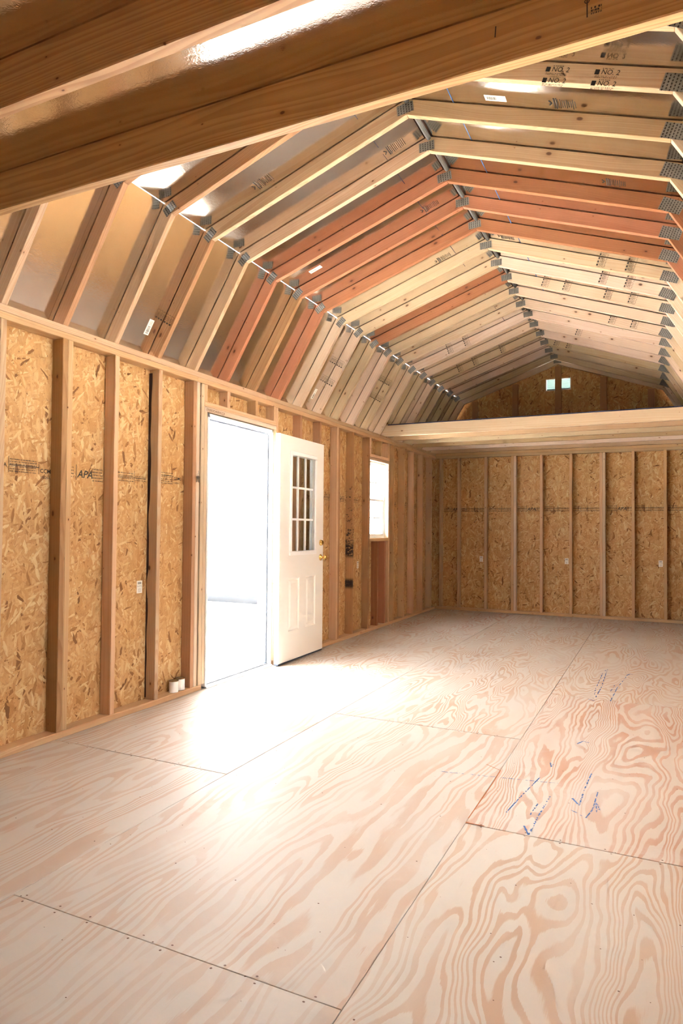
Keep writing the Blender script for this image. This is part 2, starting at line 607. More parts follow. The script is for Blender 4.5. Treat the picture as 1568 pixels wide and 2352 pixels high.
def glyphs(body):
    bold = body in ('APA', 'CCMC')
    if body not in _glyphs:
        c = bpy.data.curves.new('lettering', 'FONT')
        c.body = body
        c.size = 1.0
        c.resolution_u = 2
        c.offset = 0.014 if bold else 0.004
        o = bpy.data.objects.new('lettering', c)
        COL.objects.link(o)
        dg = bpy.context.evaluated_depsgraph_get()
        me = bpy.data.meshes.new_from_object(o.evaluated_get(dg))
        vs_ = [(v.co.x, v.co.y) for v in me.vertices]
        fs_ = [tuple(p.vertices) for p in me.polygons]
        bpy.data.objects.remove(o)
        bpy.data.curves.remove(c)
        bpy.data.meshes.remove(me)
        _glyphs[body] = (vs_, fs_)
    return _glyphs[body]


class Print:
    def __init__(self):
        self.v, self.f = [], []

    def rect(self, x0, x1, y0, y1):
        k = len(self.v)
        self.v += [(x0, y0), (x1, y0), (x1, y1), (x0, y1)]
        self.f.append((k, k + 1, k + 2, k + 3))

    def text(self, body, x, y, h, sx=1.0, slant=0.0):
        vs_, fs_ = glyphs(body)
        k = len(self.v)
        s = h / 0.7
        self.v += [(x + (a * sx + b * slant) * s, y + b * s) for a, b in vs_]
        self.f += [tuple(i + k for i in q) for q in fs_]

    def lines(self, x0, x1, y0, y1, n, fill=0.55):
        """rows of tiny unreadable print: upright ticks and short bars"""
        st = (y1 - y0) / n
        fill = fill * 0.9
        for i in range(n):
            x = x0
            while x < x1:
                l = random.choice((0.0015, 0.002, 0.0025, 0.004))
                e = min(x + l, x1)
                self.rect(x, e, y0 + st * i, y0 + st * (i + fill))
                x = e + random.choice((0.0014, 0.002, 0.002, 0.005))

    def stroke(self, pts, wd):
        for (ax, ay), (bx, by) in zip(pts, pts[1:]):
            l = math.hypot(bx - ax, by - ay)
            if l < 1e-6:
                continue
            nx, ny = -(by - ay) / l * wd / 2, (bx - ax) / l * wd / 2
            k = len(self.v)
            self.v += [(ax + nx, ay + ny), (ax - nx, ay - ny), (bx - nx, by - ny), (bx + nx, by + ny)]
            self.f.append((k, k + 1, k + 2, k + 3))

    def broken(self, pts, wd, dash=0.02, keep=0.6):
        for (ax, ay), (bx, by) in zip(pts, pts[1:]):
            l = math.hypot(bx - ax, by - ay)
            n = max(1, int(l / dash))
            for i in range(n):
                if random.random() < keep:
                    a, b = i / n, (i + 1.02) / n
                    ww = wd * random.uniform(0.6, 1.2)
                    self.stroke([(ax + (bx - ax) * a, ay + (by - ay) * a), (ax + (bx - ax) * b, ay + (by - ay) * b)], ww)

    def put(self, name, mat, org, u, v, parent, lift=0.0008):
        u, v = Vector(u).normalized(), Vector(v).normalized()
        n = u.cross(v)
        me = bpy.data.meshes.new('print')
        me.from_pydata([(a, b, 0) for a, b in self.v], [], self.f)
        me.update()
        o_ = Vector(org) + n * lift
        m = Matrix(((u.x, v.x, n.x, o_.x), (u.y, v.y, n.y, o_.y), (u.z, v.z, n.z, o_.z), (0, 0, 0, 1)))
        return link(name, me, mat, parent, m)


def sticker(parent, org, u, v, wd, ht, landscape=False):
    """paper label with barcode, lower corner block left blank"""
    u_, v_ = Vector(u).normalized(), Vector(v).normalized()
    n = u_.cross(v_)
    c = Vector(org) + n * 0.0006
    m = Matrix(((u_.x, v_.x, n.x, c.x), (u_.y, v_.y, n.y, c.y), (u_.z, v_.z, n.z, c.z), (0, 0, 0, 1)))
    s = link('barcode_sticker', box_mesh(wd, ht, 0.0008, 0), 'paper', parent, m)
    p = Print()
    if landscape:
        x = -wd * 0.42
        while x < wd * 0.05:
            b = random.choice((0.0012, 0.002, 0.003))
            p.rect(x, x + b, -ht * 0.28, ht * 0.28)
            x += b + random.choice((0.0012, 0.002))
        p.lines(wd * 0.14, wd * 0.42, -ht * 0.25, ht * 0.25, 4)
    else:
        x = -wd * 0.32
        while x < wd * 0.3:
            b = random.choice((0.0015, 0.0025, 0.0035))
            p.rect(x, x + b, ht * 0.22, ht * 0.40)
            x += b + random.choice((0.0012, 0.002))
        p.lines(-wd * 0.4, wd * 0.4, ht * 0.02, ht * 0.16, 2)
        p.lines(-wd * 0.25, wd * 0.25, -ht * 0.4, -ht * 0.08, 5, 0.5)
    p.put('barcode', 'ink', c, u, v, s, 0.0009)
    return s


# ================================================================== FLOOR
floor = box('floor', -D - 0.02, W + D + 0.02, YN - D, YF + D + 0.02, -0.30, -0.020, 'dark', None, 0)
tag(floor, 'plywood subfloor of the shed with staggered peach-grained sheets', 'floor', kind='structure')
colx = (-D, 1.181, 2.391, W + D)
starts = (2.775 - 2 * 2.44, 1.562 - 2 * 2.44, 2.765 - 2 * 2.44)
mats = {0: ['ply', 'ply', 'ply', 'ply_wild', 'ply_tight', 'ply'], 1: ['ply', 'ply', 'ply', 'ply_wild', 'ply_wild', 'ply'],
        2: ['ply_wild', 'ply_wild', 'ply_tight', 'ply_wild', 'ply_wild', 'ply']}
sheets = {}
for c in range(3):
    y = starts[c]
    k = 0
    while y < YF + D:
        a, b = max(y, YN - D), min(y + 2.44, YF + D)
        if b - a > 0.05:
            g = 0.0012
            sheets[(c, k)] = box('plywood_sheet', colx[c] + g, colx[c + 1] - g, a + g, b - g, -0.019, 0.0 - 0.0008 * ((c + k) % 2), mats[c][min(k, 5)], floor, 0.0015)
        y += 2.44
        k += 1
# nail heads and filler specks: too small to pick apart
pn = Print()
def dot(x, y, r=0.004):
    k = len(pn.v)
    n = 7
    e = random.uniform(0.6, 1.0)
    pn.v += [(x + r * math.cos(2 * math.pi * i / n), y + e * r * math.sin(2 * math.pi * i / n)) for i in range(n)]
    pn.f.append(tuple(range(k, k + n)))
for c in range(3):
    for yy in [starts[c] + 2.44 * k for k in range(6)]:
        if YN < yy < YF:
            x = colx[c] + 0.06
            while x < colx[c + 1] - 0.03:
                dot(x + random.uniform(-.015, .015), yy - 0.014 + random.uniform(-.004, .004), 0.0042)
                dot(x + random.uniform(-.03, .03), yy + 0.014 + random.uniform(-.004, .004), 0.0042)
                x += random.uniform(0.10, 0.18)
    y = starts[c] + 0.406
    while y < YF - 0.1:
        x = colx[c] + 0.04
        while x < colx[c + 1] - 0.03:
            if y > 0 and random.random() < 0.8:
                dot(x + random.uniform(-.02, .02), y + random.uniform(-.006, .006), 0.0034)
            x += random.uniform(0.22, 0.34)
        y += 0.4066
for i in range(260):
    dot(random.uniform(0.2, 3.5), random.uniform(1.2, 7.5), random.uniform(0.0012, 0.0026))
nl = pn.put('nail_heads', 'nail', (0, 0, 0), (1, 0, 0), (0, 1, 0), floor, 0.0006)
tag(nl, 'rusty nail heads and specks along the sheet joints', kind='stuff')
# blue chalk marks and a saw kerf
def chalk(strokes, solid=(), wd=0.008, keep=0.6, dash=0.014):
    p = Print()
    for s_ in strokes:
        p.broken(s_, wd * 0.7, dash * 0.7, keep)
        p.broken([(a + .003, b + .004) for a, b in s_], wd * 0.35, dash * 0.5, keep * 0.6)
    for s_ in solid:
        p.broken(s_, wd * 1.1, 0.012, 0.95)
    p.put('chalk_mark', 'blue', (0, 0, 0), (1, 0, 0), (0, 1, 0), floor, 0.0009)
chalk([[(2.121, 3.288), (2.679, 3.389)]], wd=0.006, keep=0.6)
chalk([[(2.648, 2.77), (2.654, 2.953), (2.668, 3.208)], [(2.62, 2.96), (2.632, 3.1)]], [[(2.617, 2.846), (2.648, 2.77)]])
chalk([[(2.80, 3.166), (2.803, 3.361), (2.815, 3.604)]], [[(2.764, 3.234), (2.8, 3.166)]])
chalk([[(2.774, 3.097), (2.84, 3.041)], [(2.858, 3.139), (2.863, 3.362)], [(2.866, 3.225), (2.877, 3.123)], [(2.874, 3.213), (2.889, 3.134)]], [[(2.84, 3.041), (2.858, 3.139)]], wd=0.006)
chalk([[(2.522, 2.935), (2.552, 3.177), (2.59, 3.438)]], wd=0.007, keep=0.7)
chalk([[(2.723, 4.128), (2.757, 4.118)]], [[(2.698, 4.063), (2.723, 4.128)]])
chalk([[(2.604, 3.673), (2.618, 3.608), (2.622, 3.653)]], wd=0.006, keep=0.9)
chalk([[(2.689, 5.301), (2.68, 5.523), (2.687, 6.233), (2.715, 6.349), (2.713, 6.208), (2.716, 5.589), (2.70, 5.2)]], wd=0.009, keep=0.5, dash=0.05)
chalk([[(2.806, 5.152), (2.829, 5.648), (2.874, 6.101)], [(2.79, 5.5), (2.81, 5.8)]], wd=0.009, keep=0.6, dash=0.05)
chalk([], [[(2.875, 6.157), (2.899, 6.246), (2.923, 6.24)], [(2.658, 5.171), (2.705, 5.141)]], wd=0.010)
p = Print()
p.stroke([(2.309, 3.495), (2.394, 3.439)], 0.004)
p.stroke([(2.394, 3.439), (2.3965, 3.247), (2.3915, 2.812)], 0.0045)
p.stroke([(2.3915, 2.77), (2.47, 2.769)], 0.006)
p.put('saw_kerf', 'cut', (0, 0, 0), (1, 0, 0), (0, 1, 0), floor, 0.0011)

# ================================================================== LEFT WALL
wl = empty('wall_left', (0, 0, 0))
tag(wl, 'left stud wall sheathed in strand board, holding the open door and window', 'wall', kind='structure')
XO = -D  # face of the strand board
panels = [(YN - D, -0.86, 0, ZT), (-0.86, 0.36, 0, ZT), (0.36, 1.58, 0, ZT), (1.58, 2.81, 0, ZT), (2.81, 4.03, 0, ZT), (4.03, 4.125, 0, ZT),
          (4.125, 5.147, 2.116, ZT), (5.147, 6.46, 0, ZT), (6.46, 7.345, 0, ZT), (7.345, 7.965, 0, 1.10), (7.345, 7.965, 2.07, ZT),
          (7.965, 8.93, 0, ZT), (8.93, YF + D + .012, 0, ZT)]
osb_left = []
for y0, y1, z0, z1 in panels:
    osb_left.append(box('strand_board_panel', XO - 0.012, XO, y0 + 0.001, y1 - 0.001, z0 - 0.02, z1, 'osb', wl, 0.001))
lumber('bottom_plate', -D, 0, YN, 4.118, 0, T, 'stud', wl)
lumber('bottom_plate', -D, 0, 5.152, YF, 0, T, 'stud', wl)
pl = [(YN - D, 1.1), (1.1, 4.03), (4.03, 8.65), (8.65, YF + D)]
for a, b in pl:
    lumber('top_plate', -D, 0, a + .0005, b - .0005, ZP, ZP + T, 'stud', wl)
for a, b in [(YN - D, 5.0), (5.0, YF + D)]:
    lumber('top_plate', -D, 0.002, a + .0005, b - .0005, ZP + T, ZT, 'tan', wl)

def stud(y, z0=T, z1=ZP, mat='stud', name='stud', parent=wl, x0=-D, x1=0.0):
    return lumber(name, x0 + random.uniform(0, .002), x1 - random.uniform(0, .003), y, y + T, z0, z1, mat, parent)
for y in (-1.69, -1.28, -0.87, -0.47, -0.06, 0.34, 0.75, 1.15, 1.56, 1.963):
    stud(y)
stud(2.366, mat='tan')
stud(2.775, mat='brown')
stud(2.8145, mat='stud')
stud(3.188)
waney = stud(3.599, mat='tan')
for i, y in enumerate((3.984, 4.0225)):
    stud(y, mat='brown' if i == 0 else 'pale')
stud(4.078, mat='pale')
stud(4.1165, T, 2.115, 'pale', 'jack_stud')
# header over the door, cripples above it
lumber('header', -D, 0, 4.117, 5.171, 2.115, 2.115 + T, 'pale', wl)
lumber('header', -D, 0, 4.117, 5.171, 2.154, 2.154 + T, 'stud', wl)
for y in (4.118, 4.416, 4.826, 5.131):
    stud(y, 2.192, ZP, 'stud', 'cripple_stud')
stud(5.133, T, 2.115, 'pale', 'jack_stud')
stud(5.1715, mat='stud')
stud(5.62, mat='brown')
stud(6.035, mat='brown')
stud(6.441)
stud(6.4795, mat='brown')
tarry = stud(6.851, mat='stained')
stud(7.308, mat='brown')
for y in (7.35, 7.70, 7.924):
    stud(y, 2.134, ZP, 'stud', 'cripple_stud')
lumber('header', -D, 0, 7.347, 7.963, 2.058, 2.058 + T, 'tan', wl)
lumber('header', -D, 0, 7.347, 7.963, 2.096, 2.096 + T, 'stud', wl)
lumber('rough_sill', -D, 0, 7.347, 7.963, 1.074, 1.112, 'stud', wl)
stud(7.60, T, 1.074, 'orange', 'cripple_stud')
stud(7.83, T, 1.074, 'orange', 'cripple_stud')
stud(7.964)
stud(8.131)
stud(8.528)
stud(8.911)
stud(9.32)
stud(9.73, mat='tan')
# bark edge of the waney stud
pb = Print()
z, prev = 0.05, None
top, bot = [], []
while z < 2.32:
    q = (z - 0.05) / 2.27
    wdt = 0.012 + 0.030 * max(0, math.sin(q * 5.5 - 0.4)) * (0.4 + 0.6 * q) + 0.005 * math.sin(z * 9) + 0.003 * math.sin(z * 23) + (0.022 if q > 0.55 else 0) * min(1, (q - .55) * 8)
    wdt *= 0.72 * (1 - 0.85 * math.exp(-((z - 0.83) / 0.10) ** 2))
    if prev:
        k = len(pb.v)
        pb.v += [(-D + 0.001, prev[0]), (-D + 0.001 + prev[1], prev[0]), (-D + 0.001 + wdt, z), (-D + 0.001, z)]
        pb.f.append((k, k + 1, k + 2, k + 3))
    prev = (z, max(wdt, 0.003))
    z += 0.03
bk = pb.put('bark_edge', 'bark', (0, 3.599, 0), (1, 0, 0), (0, 0, 1), waney, 0.0012)
bk['label'] = 'dark wavy bark left on the rear edge of the stud'

# stamps printed on the strand board
def osb_stamp(y, z, parent, items):
    p = Print()
    for it in items:
        if it[0] == 't':
            p.text(it[1], it[2], it[3], it[4], 1.0, it[5] if len(it) > 5 else 0)
        elif it[0] == 'l':
            p.lines(*it[1:])
        elif it[0] == 'r':
            p.rect(*it[1:])
    p.put('printed_stamp', 'ink', (XO, y, z), (0, 1, 0), (0, 0, 1), parent, 0.0007)
osb_stamp(2.42, 1.555, osb_left[3], [('t', 'PA', 0.03, -.005, .022), ('r', .078, .081, -.035, .055), ('l', .085, .26, -.03, .05, 6, .5), ('r', .085, .275, .005, .009),
                                     ('r', .275, .278, -.03, .03), ('t', 'CCMC', .283, -.022, .024), ('t', '11826-L', .283, -.055, .016)])
osb_stamp(2.86, 1.555, osb_left[4], [('l', .0, .09, -.03, .045, 4, .5), ('r', .105, .109, -.045, .05), ('t', 'APA', .115, -.028, .046, .25), ('l', .235, .32, -.045, .045, 5, .5)])
osb_stamp(3.24, 1.56, osb_left[4], [('l', .01, .22, -.03, .04, 4, .45), ('r', .225, .228, -.045, .045), ('l', .235, .34, -.02, .02, 3, .45), ('r', .01, .34, -.002, .001)])
osb_stamp(3.64, 1.585, osb_left[4], [('r', .045, .048, -.045, .05), ('l', .055, .22, -.045, .045, 6, .5), ('r', .05, .23, .012, .015), ('t', 'CCMC', .235, -.01, .020), ('t', '11826-L', .235, -.04, .014)])
for y, pi in ((5.85, 7), (6.28, 7), (6.56, 8), (6.93, 8), (8.2, 11), (8.62, 11), (9.02, 12)):
    osb_stamp(y, 1.56, osb_left[pi], [('l', .03, .26, -.03, .04, 4, .5), ('r', .14, .144, -.045, .05), ('r', .03, .26, .0, .003)])
sticker(osb_left[4], (XO, 3.533, 0.815), (0, 1, 0), (0, 0, 1), 0.052, 0.085)
sticker(osb_left[8], (XO, 7.20, 0.80), (0, 1, 0), (0, 0, 1), 0.052, 0.085)
sticker(osb_left[11], (XO, 8.30, 0.80), (0, 1, 0), (0, 0, 1), 0.052, 0.085)
# handwritten code on the door header
p = Print()
p.text('ERBB08246BHLQ3', 0.0, 0.0, 0.021, 1.02)
hd = p.put('handwritten_code', 'inkfade', (0.0, 4.135, 2.122), (0, 1, 0), (0, 0, 1), wl, 0.0012)

# ================================================================== DOOR
d1 = empty('door_1', (0, 4.64, 0))
tag(d1, 'white half-glazed door swung open against the left wall, with white frame', 'door', kind='structure')
JY0, JY1, JZ = 4.158, 5.112, 2.105
fr = box('frame_jamb', -0.125, 0.004, JY0, JY0 + 0.019, 0, JZ, 'jamb', d1)
box('frame_jamb', -0.125, 0.004, JY1 - 0.019, JY1, 0, JZ, 'jamb', d1)
box('frame_head', -0.125, 0.004, JY0, JY1, JZ - 0.03, JZ, 'jamb', d1)
box('door_stop', -0.125, -0.052, JY0 + 0.019, JY0 + 0.031, 0.02, JZ - 0.03, 'jamb', d1)
box('door_stop', -0.125, -0.052, JY1 - 0.031, JY1 - 0.019, 0.02, JZ - 0.03, 'jamb', d1)
box('door_stop', -0.125, -0.052, JY0 + 0.019, JY1 - 0.019, JZ - 0.042, JZ - 0.03, 'jamb', d1)
box('weatherstrip', -0.0515, -0.030, JY1 - 0.036, JY1 - 0.0195, 0.02, JZ - 0.045, 'grey', d1, 0.001)
box('weatherstrip', -0.0515, -0.038, JY0 + 0.0195, JY1 - 0.0195, JZ - 0.044, JZ - 0.0305, 'grey', d1, 0.001)
box('exterior_trim', -0.145, -0.102, JY0 - 0.06, JY0 + 0.004, -0.05, JZ + 0.06, 'jamb', d1)
box('exterior_trim', -0.145, -0.102, JY1 - 0.004, JY1 + 0.06, -0.05, JZ + 0.06, 'jamb', d1)
box('threshold', -0.14, 0.018, JY0, JY1, -0.001, 0.016, 'jamb', d1, 0.003)
box('threshold_strip', -0.07, -0.02, JY0 + 0.02, JY1 - 0.02, 0.016, 0.026, 'alu', d1, 0.003)
for z in (1.08, 0.94):
    box('strike_plate', -0.040, -0.012, JY0 + 0.0188, JY0 + 0.0205, z - 0.03, z + 0.03, 'steel', d1, 0)
# slab: local x along the width, local y through the thickness (inner face at y = 0), local z up
SW, ST = 0.895, 0.044
slab_m = Matrix(((-0.024, -1, 0, 0.090), (1, -0.024, 0, 5.092), (0, 0, 1, 0.022), (0, 0, 0, 1)))
def slab_box(name, x0, x1, y0, y1, z0, z1, mat, parent, bev=0.002):
    return link(name, box_mesh(x1 - x0, y1 - y0, z1 - z0, bev), mat, parent, slab_m @ Matrix.Translation(((x0 + x1) / 2, (y0 + y1) / 2, (z0 + z1) / 2)))
SH = 2.05
gx0, gx1, gz0, gz1 = 0.195, 0.715, 0.965, 1.905
# door leaf as one mesh with a glazing hole and two sunken raised panels
def door_leaf():
    bm = bmesh.new()
    xs = [0, 0.178, gx0, 0.388, 0.522, gx1, 0.728, SW]
    zs = [0, 0.262, 0.745, gz0, gz1, SH]
    pans = ((0.178, 0.388), (0.522, 0.728))
    def quad(a, b, c, d):
        bm.faces.new([bm.verts.new(v) for v in (a, b, c, d)])
    for side, yy in ((0, 0.0), (1, ST)):
        for i in range(len(xs) - 1):
            for j in range(len(zs) - 1):
                xa, xb, za, zb = xs[i], xs[i + 1], zs[j], zs[j + 1]
                xm, zm = (xa + xb) / 2, (za + zb) / 2
                if gx0 < xm < gx1 and gz0 < zm < gz1:
                    continue
                if zs[1] < zm < zs[2] and any(p0 < xm < p1 for p0, p1 in pans):
                    continue
                quad((xa, yy, za), (xb, yy, za), (xb, yy, zb), (xa, yy, zb))
        sg = 1 if side == 0 else -1
        for p0, p1 in pans:
            z0, z1 = zs[1], zs[2]
            steps = ((0, 0), (0.012, 0.009), (0.022, 0.009), (0.045, 0.002))
            for (i0, d0), (i1, dd1) in zip(steps, steps[1:]):
                A = [(p0 + i0, yy + sg * d0, z0 + i0), (p1 - i0, yy + sg * d0, z0 + i0), (p1 - i0, yy + sg * d0, z1 - i0), (p0 + i0, yy + sg * d0, z1 - i0)]
                B = [(p0 + i1, yy + sg * dd1, z0 + i1), (p1 - i1, yy + sg * dd1, z0 + i1), (p1 - i1, yy + sg * dd1, z1 - i1), (p0 + i1, yy + sg * dd1, z1 - i1)]
                for k in range(4):
                    quad(A[k], A[(k + 1) % 4], B[(k + 1) % 4], B[k])
            i1, dd1 = steps[-1]
            quad((p0 + i1, yy + sg * dd1, z0 + i1), (p1 - i1, yy + sg * dd1, z0 + i1), (p1 - i1, yy + sg * dd1, z1 - i1), (p0 + i1, yy + sg * dd1, z1 - i1))
    def rim(x0, x1, z0, z1):
        quad((x0, 0, z0), (x1, 0, z0), (x1, ST, z0), (x0, ST, z0))
        quad((x0, 0, z1), (x1, 0, z1), (x1, ST, z1), (x0, ST, z1))
        quad((x0, 0, z0), (x0, 0, z1), (x0, ST, z1), (x0, ST, z0))
        quad((x1, 0, z0), (x1, 0, z1), (x1, ST, z1), (x1, ST, z0))
    rim(0, SW, 0, SH)
    rim(gx0, gx1, gz0, gz1)
    bmesh.ops.remove_doubles(bm, verts=bm.verts, dist=1e-5)
    bmesh.ops.recalc_face_normals(bm, faces=bm.faces[:])
    me = bpy.data.meshes.new('door_leaf')
    bm.to_mesh(me)
    bm.free()
    return me
leaf = link('door_leaf', door_leaf(), 'white', d1, slab_m)
b_ = 0.038
for s_ in (-1, 1):
    yy = (-0.012, 0.004) if s_ < 0 else (ST - 0.004, ST + 0.012)
    slab_box('glazing_bead', gx0 - 0.012, gx1 + 0.012, yy[0], yy[1], gz1 - b_ + 0.012, gz1 + 0.012, 'vinyl', leaf, 0.004)
    slab_box('glazing_bead', gx0 - 0.012, gx1 + 0.012, yy[0], yy[1], gz0 - 0.012, gz0 + b_ - 0.012, 'vinyl', leaf, 0.004)
    slab_box('glazing_bead', gx0 - 0.012, gx0 + b_ - 0.012, yy[0], yy[1], gz0 + b_ - 0.012, gz1 - b_ + 0.012, 'vinyl', leaf, 0.004)
    slab_box('glazing_bead', gx1 - b_ + 0.012, gx1 + 0.012, yy[0], yy[1], gz0 + b_ - 0.012, gz1 - b_ + 0.012, 'vinyl', leaf, 0.004)
ix0, ix1, iz0, iz1 = gx0 + 0.026, gx1 - 0.026, gz0 + 0.026, gz1 - 0.026
for i in (1, 2):
    x = ix0 + (ix1 - ix0) * i / 3
    slab_box('muntin', x - 0.010, x + 0.010, 0.012, 0.032, iz0, iz1, 'vinyl', leaf, 0.003)
for j in (1, 2):
    z = iz0 + (iz1 - iz0) * j / 3
    slab_box('muntin', ix0, ix1, 0.0115, 0.0325, z - 0.010, z + 0.010, 'vinyl', leaf, 0.003)
for i in range(3):
    for j in range(3):
        xa, xb = ix0 + (ix1 - ix0) * i / 3 + (.010 if i else 0), ix0 + (ix1 - ix0) * (i + 1) / 3 - (.010 if i < 2 else 0)
        za, zb = iz0 + (iz1 - iz0) * j / 3 + (.010 if j else 0), iz0 + (iz1 - iz0) * (j + 1) / 3 - (.010 if j < 2 else 0)
        slab_box('pane', xa, xb, 0.020, 0.024, za, zb, 'glass', leaf, 0)
slab_box('door_sweep', 0.002, SW - 0.002, 0.004, ST - 0.004, -0.014, 0.0, 'grey', leaf, 0)
TO_FACE = slab_m @ Matrix.Rotation(math.pi / 2, 4, 'X')   # lathe axis points out of the inner face
def fitting(name, prof, x, z, parent, flip=False):
    m = slab_m @ Matrix.Translation((x, ST if flip else 0.0, z)) @ Matrix.Rotation(-math.pi / 2 if flip else math.pi / 2, 4, 'X')
    return link(name, lathe_mesh(prof), 'brass', parent, m)
for fl in (False, True):
    k_ = fitting('door_knob', [(0, 0), (0.032, 0), (0.032, 0.004), (0.026, 0.009), (0.013, 0.012), (0.011, 0.03), (0.016, 0.036), (0.025, 0.044), (0.028, 0.054), (0.025, 0.064), (0.014, 0.069), (0, 0.070)], SW - 0.06, 0.915, leaf, fl)
    k_ = fitting('deadbolt', [(0, 0), (0.030, 0), (0.030, 0.006), (0.026, 0.016), (0.024, 0.022), (0, 0.023)], SW - 0.06, 1.062, leaf, fl)
for z in (0.22, 1.02, 1.84):
    slab_box('hinge', -0.004, 0.0, 0.004, ST - 0.006, z - 0.05, z + 0.05, 'brass', leaf, 0)

# ================================================================== WINDOWS
def window(name, label, xin, sg, y0, y1, z0, z1):
    """double-hung 2x2-over-2x2 unit; xin = inner wall face, sg = -1 when the outside lies towards -x"""
    w1 = empty(name, (xin, (y0 + y1) / 2, z0))
    tag(w1, label, 'window', kind='structure')
    def bx(nm, a, b, ya, yb, za, zb, mat='vinyl', bev=0.0025):
        xa, xb = xin + sg * a, xin + sg * b
        return box(nm, min(xa, xb), max(xa, xb), ya, yb, za, zb, mat, w1, bev)
    y0, y1, z0, z1 = y0 + .001, y1 - .001, z0 + .001, z1 - .001
    for nm, a in (('frame_side', (y0, y0 + .02, z0, z1)), ('frame_side', (y1 - .02, y1, z0, z1)), ('frame_head', (y0 + .02, y1 - .02, z1 - .02, z1)), ('frame_sill', (y0 + .02, y1 - .02, z0, z0 + .02))):
        bx(nm, 0.055, 0.12, *a)
    for a in ((y0, y0 + .008, z0, z1), (y1 - .008, y1, z0, z1)):
        xa, xb = sorted((xin + sg * 0.001, xin + sg * 0.055))
        lumber('reveal_lining', xa, xb, a[0], a[1], a[2], a[3], 'pale', w1, 0.001)
    zm = (z0 + z1) / 2
    for za, zb, xo in ((z0 + .02, zm + .012, 0.063), (zm - .012, z1 - .02, 0.086)):
        ya, yb = y0 + .02, y1 - .02
        bx('sash_rail', xo, xo + .022, ya, yb, za, za + .03)
        bx('sash_rail', xo, xo + .022, ya, yb, zb - .026, zb)
        bx('sash_stile', xo, xo + .022, ya, ya + .026, za + .03, zb - .026)
        bx('sash_stile', xo, xo + .022, yb - .026, yb, za + .03, zb - .026)
        ym, zc = (ya + yb) / 2, (za + zb) / 2
        bx('muntin', xo + .006, xo + .016, ym - .007, ym + .007, za + .03, zb - .026, bev=0.001)
        bx('muntin', xo + .0055, xo + .0165, ya + .026, yb - .026, zc - .007, zc + .007, bev=0.001)
        for pa, pb_ in ((ya + .026, ym - .007), (ym + .007, yb - .026)):
            for qa, qb in ((za + .03, zc - .007), (zc + .007, zb - .026)):
                bx('pane', xo + .009, xo + .013, pa, pb_, qa, qb, 'glass', 0)
window('window_1', 'white double-hung grid window in the left wall', 0.0, -1, *WIN)
for i_, (a_, b_) in enumerate(ADDED_RWIN):  # out-of-view windows, added to bring daylight into the near part
    window('window_%d' % (i_ + 2), 'white grid window added out of view in the right wall for light, %s' % ('nearer to the viewer', 'farther along the shed')[i_], W, 1, a_, b_, ADDED_RWZ[0], ADDED_RWZ[1])

# ================================================================== FAR WALL AND GABLE
wf = empty('wall_far', (W / 2, YF, 0))
tag(wf, 'far stud wall of strand board rising into a dark gable', 'wall', kind='structure')
YO = YF + D
osb_far = []
for a, b in ((-D, 1.188), (1.188, 2.41), (2.41, W + D)):
    osb_far.append(box('strand_board_panel', a + .001, b - .001, YO, YO + .012, -.02, ZT, 'osb', wf, 0.001))
lumber('bottom_plate', 0, W, YF, YO, 0, T, 'stud', wf)
lumber('top_plate', 0, W, YF, YO, ZP, ZP + T, 'tan', wf)
lumber('top_plate', 0, W, YF, YO, ZP + T, ZT, 'stud', wf)
for x in (0.06, 0.345, 0.76, 1.157, 1.571, 1.978, 2.381, 2.793, 3.19, 3.55):
    m_ = 'stud' if random.random() < .7 else 'tan'
    lumber('stud', x, x + T, YF + random.uniform(0, .003), YO, T, ZP, m_, wf)
    if x in (1.157, 2.381):
        lumber('stud', x + T + .0015, x + 2 * T, YF, YO, T, ZP, 'pale', wf)
AL, AU = math.atan2(ZK - ZT, XK), math.atan2(ZR - ZK, XR - XK)
def roof_z(x, off=0.0):
    """underside of the rafters (off = 0) or a line pushed outward by off"""
    if x > XR:
        x = W - x
    za = ZK + (x - XK) * math.tan(AU) + off / math.cos(AU)
    zb = ZT + x * math.tan(AL) + off / math.cos(AL)
    return min(za, zb)
def gable_piece(x0, x1, z0, z1=None, off=D):
    xs = [x0] + [q for q in (XK - 0.035, XR, W - XK + 0.035) if x0 < q < x1] + [x1]
    pts = [(x0, z0), (x1, z0)]
    if z1 is None:
        pts += [(x, roof_z(x, off)) for x in reversed(xs)]
    else:
        pts += [(x1, z1), (x0, z1)]
    return prism('gable_panel', pts, YO, YO + .012, 'osb', wf, 0, 0)
V = (1.640, 1.992, 3.262, 3.440)
gable_piece(-0.09, 0.62, ZT + .001)
gable_piece(0.62, V[0], ZT + .001)
gable_piece(V[0], V[1], ZT + .001, V[2])
gable_piece(V[0], V[1], V[3])
gable_piece(V[1], 3.02, ZT + .001)
gable_piece(3.02, W + .09, ZT + .001)
for xa, xb in ((1.776, 1.865), (2.387, 2.476), (2.999, 3.085), (1.165, 1.25), (0.56, 0.645)):
    xc = (xa + xb) / 2
    lumber('gable_stud', xa, xb, YF + .045, YF + .045 + T, ZT, min(roof_z(xa), roof_z(xb)) - .001, 'brown', wf)
